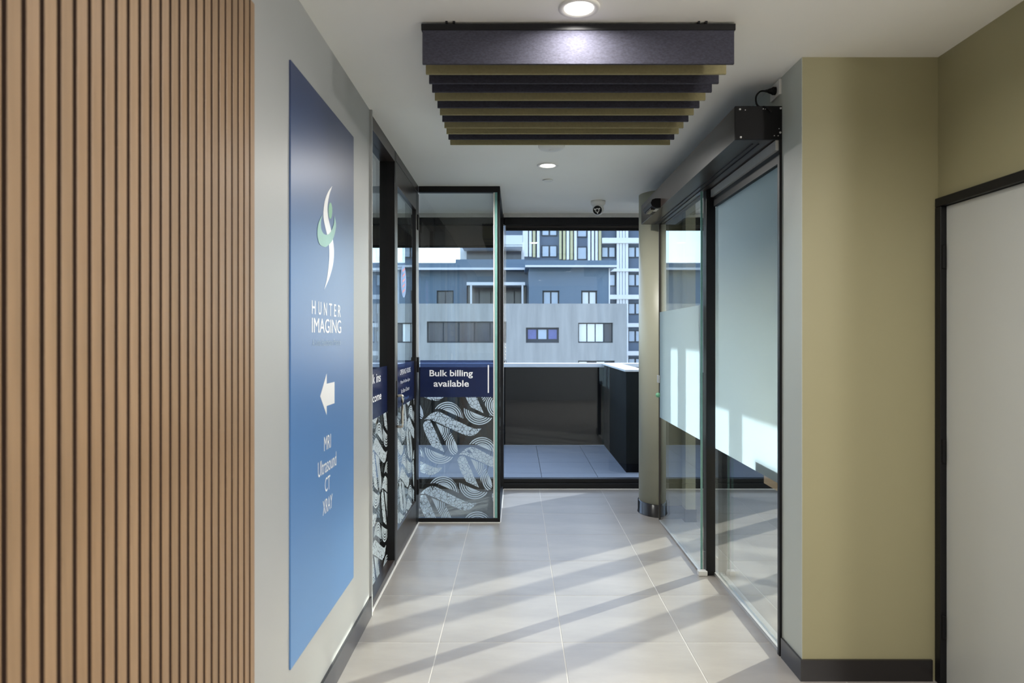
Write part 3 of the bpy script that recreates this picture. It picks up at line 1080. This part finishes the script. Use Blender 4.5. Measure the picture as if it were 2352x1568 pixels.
box('lens_window', 0.958, 0.985, 4.88, 5.06, 2.398, 2.412, M_SKIRT, se)
box('maker_plate', 0.99, 1.012, 4.86, 4.96, 2.400, 2.4045, M_ALU, se)

# ---- power point and plug
pw = thing('power_point', 'white power point plate high on the pier above the door operator', 'power outlet', (XD, 3.25, 2.64))
box('plate', XD - 0.012, XD, 3.186, 3.305, 2.622, 2.694, M_WPLAST, pw, bev=0.003)
pl = thing('plug_and_cord', 'black plug in the white power point with a looped cord', 'plug', (XD - 0.03, 3.22, 2.65))
bm = bmesh.new()


def add_cyl_x(bm, prof, y, z, seg=16):
    rings = []
    for x, r in prof:
        rings.append([bm.verts.new((x, y + r * math.cos(2 * math.pi * k / seg), z + r * math.sin(2 * math.pi * k / seg))) for k in range(seg)])
    for i in range(len(rings) - 1):
        for k in range(seg):
            k2 = (k + 1) % seg
            bm.faces.new((rings[i][k], rings[i][k2], rings[i + 1][k2], rings[i + 1][k]))
    bm.faces.new(rings[0])
    bm.faces.new(rings[-1])


add_cyl_x(bm, [(XD - 0.013, 0.019), (XD - 0.026, 0.019), (XD - 0.030, 0.015), (XD - 0.044, 0.011), (XD - 0.048, 0.008), (XD - 0.060, 0.006)], 3.235, 2.653)
finish('plug_body', bm, M_BPLAST, pl, smooth=False)
bm = bmesh.new()
add_tube(bm, spline([(XD - 0.058, 3.235, 2.653), (XD - 0.085, 3.235, 2.650), (XD - 0.105, 3.232, 2.625), (XD - 0.106, 3.225, 2.59),
                     (XD - 0.098, 3.205, 2.568), (XD - 0.085, 3.176, 2.558), (XD - 0.068, 3.168, 2.545), (XD - 0.055, 3.176, 2.534)], 6), 0.0042, 10)
finish('cord', bm, M_BPLAST, pl, smooth=True)

# ---- timber ledge behind the frosted panel
tl = thing('timber_ledge', 'pale timber ledge just behind the frosted fixed panel', 'ledge', (1.4, 3.3, 0.72))
box('ledge_board', 1.305, 1.62, 3.182, 3.61, 0.715, 0.775, M_TIMBER, tl, bev=0.004)
box('ledge_upstand', 1.305, 1.335, 3.182, 3.61, 0.776, 0.86, M_TIMBER, tl, bev=0.004)

# ================================================================== white door on the right
d1 = thing('door_1', 'pale flush door in a black frame on the olive wall', 'door', (XR, 2.5, 0), kind='structure')
box('door_leaf', XR + 0.006, XR + 0.045, DY0 + 0.045, DY1 - 0.042, 0.008, DZ - 0.040, M_DOOR, d1, bev=0.002)
box('frame_head', XR - 0.018, XR + 0.08, DY0, DY1, DZ - 0.038, DZ, M_BLACK, d1, bev=0.003)
box('frame_jamb', XR - 0.018, XR + 0.08, DY1 - 0.040, DY1, 0, DZ - 0.039, M_BLACK, d1, bev=0.003)
box('frame_jamb', XR - 0.018, XR + 0.08, DY0, DY0 + 0.043, 0, DZ - 0.039, M_BLACK, d1, bev=0.003)
for zc in (1.83, 1.00, 0.25):
    bm = bmesh.new()
    add_lathe(bm, [(0.006, -0.05), (0.008, -0.048), (0.008, 0.048), (0.006, 0.05)], XR - 0.006, DY1 - 0.043, seg=12, base=zc)
    finish('hinge', bm, M_BPLAST, d1, smooth=False)
box('door_handle_plate', XR, XR + 0.0055, DY0 + 0.08, DY0 + 0.13, 0.95, 1.15, M_STEEL, d1)
rm = box('wall_store', XR + 0.121, XR + 0.16, DY0 - 0.1, 2.95, 0, 2.3, M_WALL)
struct(rm, 'plain wall closing the store behind the pale door', 'wall')

# ================================================================== ceiling baffles
BX0, BX1 = -0.364, 0.838
cols = ['n', 'o', 'n', 'n', 'o', 'n', 'o', 'n', 'o', 'o', 'n', 'o']
ordw = ['nearest to the viewer and lit by the downlight', 'second from the viewer', 'third from the viewer', 'fourth from the viewer',
        'fifth from the viewer', 'sixth from the viewer', 'seventh from the viewer', 'eighth from the viewer', 'ninth from the viewer',
        'tenth from the viewer', 'eleventh from the viewer', 'farthest from the viewer']
for k, c in enumerate(cols):
    yb = 2.636 + 0.1 * k
    nm = 'dark navy' if c == 'n' else 'olive'
    t = thing('ceiling_baffle', '%s felt ceiling baffle, %s' % (nm, ordw[k]), 'ceiling baffle', (0.237, yb, 2.54), group='felt ceiling baffles in a row')
    ins = 0.0
    box('felt_blade', BX0 + ins, BX1 - ins, yb - 0.006, yb + 0.006, 2.539, 2.672, M_NAVY if c == 'n' else M_OFELT, t, bev=0.001)
    box('top_rail', BX0 - 0.004, BX1 + 0.004, yb - 0.011, yb + 0.011, 2.668, 2.692, M_BLACK, t, bev=0.001)
for xt, w in ((-0.262, 'left'), (0.708, 'right')):
    t = thing('baffle_track', 'thin black ceiling track carrying the %s ends of the baffles' % w, 'track', (xt, 3.2, 2.69), group='baffle ceiling tracks')
    boxes('track_bar', [(xt - 0.012, xt - 0.004, 2.62, 3.755, 2.692, 2.70), (xt + 0.016, xt + 0.024, 2.62, 3.755, 2.692, 2.70)], M_BLACK, t)


# ================================================================== ceiling fittings
def downlight(x, y, label, power=1.0):
    t = thing('downlight', label, 'downlight', (x, y, CEIL), group='recessed ceiling downlights')
    bm = bmesh.new()
    add_lathe(bm, [(0.0535, -0.001), (0.0535, -0.006), (0.070, -0.010), (0.076, -0.006), (0.0765, 0.0)], x, y, seg=48, base=CEIL)
    for f_ in list(bm.faces):
        if len(f_.verts) > 8:
            bm.faces.remove(f_)
    finish('trim_ring', bm, M_WPLAST, t, smooth=True)
    bm = bmesh.new()
    add_lathe(bm, [(0.053, -0.001), (0.053, -0.004)], x, y, seg=48, base=CEIL)
    finish('lens', bm, M_LENS, t)
    ld = bpy.data.lights.new('downlight_lamp', 'AREA')
    ld.shape = 'DISK'
    ld.size = 0.10
    ld.energy = LAMP_W * power
    ld.color = (1.0, 0.965, 0.915)
    ld.spread = math.radians(165)
    lo = bpy.data.objects.new('downlight_lamp', ld)
    C.objects.link(lo)
    lo.parent = t
    lo.location = (0, 0, -0.0075)
    return t


downlight(0.229, 2.513, 'bright round downlight just in front of the nearest baffle', 0.5)
downlight(0.218, 4.81, 'bright round downlight between the baffles and the far window', 2.4)


def fill_dome(x, y, label, watts):
    """unseen dome lamp added to brighten the ceiling and upper walls"""
    t = thing('fill_dome_light', label, 'fill light', (x, y, CEIL), group='added fill domes out of view')
    bm = bmesh.new()
    add_lathe(bm, [(0.205, 0.0), (0.205, -0.018), (0.19, -0.022)], x, y, seg=40, base=CEIL)
    finish('base_ring', bm, M_WPLAST, t, smooth=True)
    R, D = 0.185, 0.13
    prof = [(R * math.cos(k * math.pi / 16), -0.023 - D * math.sin(k * math.pi / 16)) for k in range(8)] + [(0.02, -0.0235 - D)]
    bm = bmesh.new()
    add_lathe(bm, prof, x, y, seg=32, base=CEIL)
    finish('fill_diffuser', bm, emit_mat('fill_dome_glow', (1.0, 0.965, 0.915), watts / (math.pi * 0.18)), t, smooth=True)
    return t


fill_dome(2.9, 0.6, 'added dome light for fill nearer the pier, out of view', 90.0)  # unseen lamps added to lift the ceiling and upper walls
fill_dome(2.9, -1.3, 'added dome light for fill nearer the rear wall, out of view', 95.0)
for x, y, w in ((0.95, 1.0, 'just ahead of the viewpoint'), (0.5, -0.9, 'just behind the viewpoint')):  # extra unseen downlights added to brighten the near room
    downlight(x, y, 'added fill downlight %s, out of view' % w, 2.4)
for x, y, w in ((-2.2, 4.6, 'near the window'), (-2.2, 2.6, 'near the inner wall')):  # extra unseen downlights added to light the glazed room
    downlight(x, y, 'added fill downlight in the clinic room %s, out of view' % w)

sk = thing('smoke_detector', 'low white round ceiling detector half hidden behind the last baffle', 'detector', (0.22, 4.33, CEIL))
bm = bmesh.new()
add_lathe(bm, [(0.085, 0.0), (0.085, -0.008), (0.075, -0.018), (0.050, -0.026), (0.02, -0.028)], 0.22, 4.33, seg=40, base=CEIL)
finish('detector_body', bm, M_WPLAST, sk, smooth=True)
bm = bmesh.new()
add_lathe(bm, [(0.019, -0.0275), (0.017, -0.031), (0.004, -0.032)], 0.22, 4.33, seg=24, base=CEIL)
finish('detector_cap', bm, M_WPLAST, sk, smooth=True)
spk = thing('sprinkler_cover', 'small flat white sprinkler cover plate beyond the far downlight', 'sprinkler', (0.24, 5.26, CEIL))
bm = bmesh.new()
add_lathe(bm, [(0.030, 0.0), (0.030, -0.004), (0.038, -0.005), (0.038, -0.008), (0.034, -0.010)], 0.24, 5.26, seg=32, base=CEIL)
finish('cover_plate', bm, M_WPLAST, spk, smooth=True)

sc = thing('security_camera', 'white turret security camera on the ceiling before the far window', 'camera', (0.724, 6.08, CEIL))
bm = bmesh.new()
add_lathe(bm, [(0.066, 0.0), (0.066, -0.022), (0.062, -0.030), (0.052, -0.040), (0.045, -0.05)], 0.724, 6.08, seg=40, base=CEIL)
finish('base_ring', bm, M_WPLAST, sc, smooth=True)
bm = bmesh.new()
bmesh.ops.create_uvsphere(bm, u_segments=32, v_segments=20, radius=0.052, matrix=Matrix.Translation((0.724, 6.075, 2.625)))
ball = finish('ball', bm, M_WPLAST, sc, smooth=True)
dv = Vector((-0.28, -0.90, -0.34)).normalized()
q = dv.to_track_quat('Z', 'Y').to_matrix().to_4x4()
bc = Vector((0.724, 6.075, 2.625))
bm = bmesh.new()
bmesh.ops.create_cone(bm, cap_ends=True, segments=28, radius1=0.040, radius2=0.036, depth=0.012, matrix=Matrix.Translation(bc + dv * 0.042) @ q)
finish('lens_face', bm, M_BPLAST, ball)
bm = bmesh.new()
bmesh.ops.create_cone(bm, cap_ends=True, segments=20, radius1=0.013, radius2=0.012, depth=0.006, matrix=Matrix.Translation(bc + dv * 0.051) @ q)
finish('lens', bm, M_SKIRT, ball)
for k in range(3):
    a_ = 0.6 + k * 2.09
    off = q.to_3x3() @ Vector((0.024 * math.cos(a_), 0.024 * math.sin(a_), 0))
    bm = bmesh.new()
    bmesh.ops.create_cone(bm, cap_ends=True, segments=12, radius1=0.007, radius2=0.006, depth=0.004, matrix=Matrix.Translation(bc + dv * 0.050 + off) @ q)
    finish('infrared_light', bm, M_WPLAST, ball)

# ================================================================== balcony
bal = boxes('floor_balcony', [(-6, 8, 6.85, 9.5, -0.30, -0.016)], M_BGROUT)
struct(bal, 'blue-grey shaded balcony paving outside the far window', 'floor')
for i in range(-5, 3):
    for j in range(0, 4):
        xa = -0.333 + i * 0.60
        floor_tile(xa + 0.003, xa + 0.597, 6.87 + j * 0.65, 6.87 + (j + 1) * 0.65 - 0.006, M_BTILE, bal, top=-0.006, name='paver')
pf = thing('parapet', 'long dark balcony parapet with a white cap facing the far window', 'parapet', (0, 9.5, 0))
box('parapet_wall', -6, 8, 9.5, 9.72, -0.01, 1.075, M_PARAPET, pf)
box('cap', -6, 8, 9.46, 9.76, 1.075, 1.125, M_CAP, pf)
pr_ = thing('parapet', 'short dark parapet return with a white cap behind the round column', 'parapet', (1.3, 8, 0))
box('parapet_wall', 1.21, 1.40, 7.55, 9.455, -0.01, 1.11, M_PARAPET, pr_)
box('cap', 1.19, 1.42, 7.50, 9.455, 1.11, 1.13, M_CAP, pr_)
bw = thing('sun_block_wall', 'added white outer wall on a dark plinth, blocking sun through the far window', 'wall', (2.3, 7.0, 0))  # wall added outside to keep low sun off the clinic front
box('plinth', 1.46, 3.3, 6.92, 7.10, -0.01, 1.13, M_PARAPET, bw)
box('upper_wall', 1.46, 3.3, 6.92, 7.10, 1.13, 2.85, M_BWHITE, bw)

ter = boxes('floor_bounce', [(3.4, 16, 2.2, 9.4, -0.30, -0.05)], M_BOUNCE)  # unseen slab added to bounce sunlight up to the ceilings
struct(ter, 'added pale slab bouncing sun up through the vestibule window', 'floor')
street = boxes('street', [(-150, 150, -120, 220, -14.2, -14.0)], M_STREET)
struct(street, 'street level far below the balcony', 'ground')


# ================================================================== buildings across the street
def bx(px, Y):
    return (px - VX) * Y / F


def bz(py, Y):
    return EYE + (VY - py) * Y / F


def far_window(parent, rect, Y, npan, mat, frame=0.12, depth=0.25, bottom=None, matf=None):
    """window frame with separate panes; rect in photo pixels, Y the wall face it sits in"""
    x0, x1, y0_, y1_ = rect
    X0, X1, Z0, Z1 = bx(x0, Y), bx(x1, Y), bz(y1_, Y), bz(y0_, Y)
    w = box('window', X0, X1, Y + depth, Y + depth + 0.1, Z0, Z1, matf or M_WFRAME, parent)
    dx = (X1 - X0 - frame) / npan
    for k in range(npan):
        m_ = mat[k % len(mat)] if isinstance(mat, (list, tuple)) else mat
        box('pane', X0 + frame + k * dx, X0 + (k + 1) * dx, Y + depth - 0.05, Y + depth - 0.001, Z0 + frame + (bottom or 0), Z1 - frame, m_, w)
    return w


YA = 40.0
ba = thing('apartment_building', 'low concrete building with grey upper storey across the street', 'building', (0, YA, -14))
openA = [(980, 1163, 738, 787), (1208, 1284, 752, 787), (1328, 1408, 741, 787), (1328, 1412, 828, 850), (905, 940, 741, 787), (1130, 1163, 828, 850), (700, 860, 738, 787)]
holesA = [(bx(a, YA), bx(b, YA), bz(d, YA), bz(c, YA)) for a, b, c, d in openA]
ZT = bz(697, YA)
boxes('concrete_wall', wall_cells('Y', YA, YA + 0.5, bx(560, YA), bx(1440, YA), -14, ZT, holesA), M_CONC, ba)
box('concrete_side', bx(1440, YA) - 0.5, bx(1440, YA), YA + 0.5, YA + 14, -14, ZT, M_CONC, ba)
box('terrace', bx(560, YA), bx(1440, YA) - 0.5, YA + 0.5, YA + 14, ZT - 1.2, ZT - 1.0, M_CONC, ba)
box('terrace_backing', bx(560, YA), bx(1440, YA) - 0.5, YA + 0.8, YA + 1.0, -14, ZT - 1.2, M_WFRAME, ba)
far_window(ba, openA[0], YA, 5, [M_PANED, M_PANED, M_PANED, M_PANED, M_PANED], 0.08)
far_window(ba, openA[1], YA, 3, [M_PANEP, M_PANE, M_PANEP], 0.12, bottom=0.1)
far_window(ba, openA[2], YA, 4, [M_PANEW, M_PANEW, M_PANEW, M_PANED], 0.07)
far_window(ba, openA[3], YA, 4, [M_PANEW, M_PANED], 0.07)
far_window(ba, openA[4], YA, 2, [M_PANED, M_PANEW], 0.07)
far_window(ba, openA[5], YA, 2, [M_PANED], 0.07)
far_window(ba, openA[6], YA, 4, [M_PANED, M_PANE], 0.07)
YU = 43.0
ZR = bz(616, YU)
openU = [(1246, 1285, 667, 700), (1335, 1372, 667, 700)]
holesU = [(bx(a, YU), bx(b, YU), ZT - 1.0, bz(c, YU)) for a, b, c, d in openU]
boxes('upper_wall', wall_cells('Y', YU, YU + 0.3, bx(1215, YU), bx(1398, YU), ZT - 1.0, ZR, holesU), M_BBLUE, ba)
box('upper_side', bx(1215, YU), bx(1215, YU) + 0.3, YU + 0.3, YU + 4, ZT - 1.0, ZR, M_BBLUE, ba)
box('upper_edge_trim', bx(1398, YU), bx(1398, YU) + 0.08, YU - 0.05, YU + 0.3, ZT - 1.0, ZR, M_BWHITE, ba)
for r_, m_ in zip(openU, (M_PANE, M_PANEW)):
    far_window(ba, (r_[0], r_[1], r_[2], 705), YU, 2, m_, 0.1)
box('roof', bx(1206, YU), bx(1412, YU), YU - 0.9, YU + 9, ZR, ZR + 0.40, M_BBLUE, ba)
box('roof_gutter', bx(1206, YU), bx(1412, YU), YU - 0.98, YU - 0.9, ZR - 0.02, ZR + 0.10, M_BWHITE, ba)
YW = 47.0
ZR2 = bz(622, YW)
openW = [(1003, 1042, 667, 700), (1072, 1210, 655, 702)]
holesW = [(bx(a, YW), bx(b, YW), ZT - 1.0, bz(c, YW)) for a, b, c, d in openW]
boxes('wing_wall', wall_cells('Y', YW, YW + 0.3, bx(780, YW), bx(1225, YW), ZT - 1.0, ZR2, holesW), M_BBLUE, ba)
far_window(ba, (1003, 1042, 667, 702), YW, 2, M_PANED, 0.08)
far_window(ba, (1072, 1210, 655, 705), YW, 5, [M_PANED], 0.08)
box('wing_roof', bx(780, YW), bx(1225, YW), YW - 1.0, YW + 8, ZR2, ZR2 + 0.45, M_BBLUE, ba)
box('wing_gutter', bx(780, YW), bx(1225, YW), YW - 1.08, YW - 1.0, ZR2 - 0.03, ZR2 + 0.12, M_BWHITE, ba)
box('pergola_beam', bx(1072, YW - 3), bx(1206, YW - 3), YW - 3.1, YW - 2.9, bz(655, YW - 3), bz(648, YW - 3), M_BWHITE, ba)
box('pergola_roof', bx(1072, YW - 3), bx(1206, YW - 3), YW - 2.9, YW - 0.01, bz(652, YW - 3), bz(648, YW - 3), M_BDARK, ba)
for px in (1082, 1200):
    box('pergola_post', bx(px, YW - 3) - 0.06, bx(px, YW - 3) + 0.06, YW - 3.05, YW - 2.93, ZT - 1.0, bz(655, YW - 3), M_BWHITE, ba)

YT = 75.0
bt = thing('apartment_tower', 'tall slate apartment tower with white bands and striped vertical fins', 'building', (10, YT, -14))
floorsT = [(559, 617), (623, 677), (687, 742), (751, 806), (816, 870)]
box('tower_wall', bx(1146, YT), bx(1560, YT), YT + 0.5, YT + 16, -14, bz(330, YT), M_BDARK, bt)
box('tower_roof', bx(1140, YT), bx(1566, YT), YT - 0.3, YT + 16.4, bz(330, YT), bz(330, YT) + 0.5, M_BWHITE, bt)


def fin(px0, px1, py0, py1, mat, d=0.0, name='fin'):
    box(name, bx(px0, YT), bx(px1, YT), YT - 0.1 - d, YT + 0.499, bz(py1, YT), bz(py0, YT), mat, bt)


def c7(c):
    return 1140 + c * 0.2424


for (a, b, e, m_) in ((250, 300, 589, M_BWHITE), (310, 335, 589, M_BWHITE), (345, 370, 590, M_BYELL), (385, 410, 591, M_BWHITE),
                      (597, 618, 595, M_BYELL), (632, 655, 596, M_BYELL), (665, 690, 596, M_BWHITE), (700, 725, 596, M_BYELL), (737, 762, 597, M_BWHITE),
                      (868, 890, 606, M_BWHITE), (902, 925, 606, M_BWHITE), (937, 960, 606, M_BWHITE), (970, 993, 607, M_BYELL)):
    fin(c7(a), c7(b), 420, e, m_)
for (a, b) in ((1140, 1163), (1168, 1190), (1196, 1218), (1224, 1249)):
    fin(c7(a), c7(b), 345, 1100, M_BWHITE, name='white_pilaster')
fin(c7(1140), c7(1249), 345, 1100, pbsdf('white_render_recess', (0.60, 0.62, 0.64), 0.8, var=0.03), d=-0.2, name='pilaster_backing')
for (z0, z1) in ((482, 494), (547, 559), (617, 623.5), (677, 687), (742, 751), (806, 816), (868, 878)):
    fin(c7(1000), c7(1750), z0, z1, M_BWHITE, d=0.25, name='white_band')


def tower_window(a, b, y0_, y1_, n_, m_):
    X0, X1, Z0, Z1 = bx(a, YT), bx(b, YT), bz(y1_, YT), bz(y0_, YT)
    w = box('window', X0, X1, YT + 0.40, YT + 0.499, Z0, Z1, M_WFRAME, bt)
    dx = (X1 - X0) / n_
    for k in range(n_):
        box('pane', X0 + k * dx + 0.1, X0 + (k + 1) * dx - 0.1, YT + 0.36, YT + 0.399, Z0 + 0.12, Z1 - 0.12, m_, w)


for (y0_, y1_) in ((500, 524), (565, 591), (628, 657), (695, 722), (758, 786), (822, 850)):
    tower_window(c7(1000), c7(1133), y0_, y1_, 2, M_PANE)
    tower_window(c7(1253), c7(1390), y0_, y1_, 2, M_PANE)
    tower_window(c7(1430), c7(1570), y0_, y1_, 2, M_PANE)
tower_window(c7(430), c7(578), 562, 590, 2, M_PANE)
tower_window(c7(430), c7(578), 515, 541, 2, M_PANE)
tower_window(c7(768), c7(862), 565, 596, 1, M_PANE)
tower_window(c7(768), c7(862), 515, 544, 1, M_PANE)

YN = 58.0
bn = thing('balcony_block', 'pale neighbouring block with a white balcony beside the tower', 'building', (-5, YN, -14))
box('block_wall', bx(1050, YN), bx(1205, YN), YN + 3.0, YN + 12, -14, bz(545, YN), M_BWHITE, bn)
box('balcony_front', bx(1090, YN), bx(1200, YN), YN, YN + 0.3, bz(563, YN), bz(540, YN), M_BWHITE, bn)
box('balcony_floor', bx(1060, YN), bx(1200, YN), YN, YN + 3, bz(566, YN), bz(562, YN), M_BWHITE, bn)
box('balcony_recess', bx(1066, YN), bx(1198, YN), YN + 2.9, YN + 3.0, bz(600, YN), bz(567, YN), M_PANED, bn)
box('lower_roof', bx(1050, YN), bx(1205, YN), YN - 1.5, YN + 3, bz(612, YN), bz(600, YN), M_BBLUE, bn)
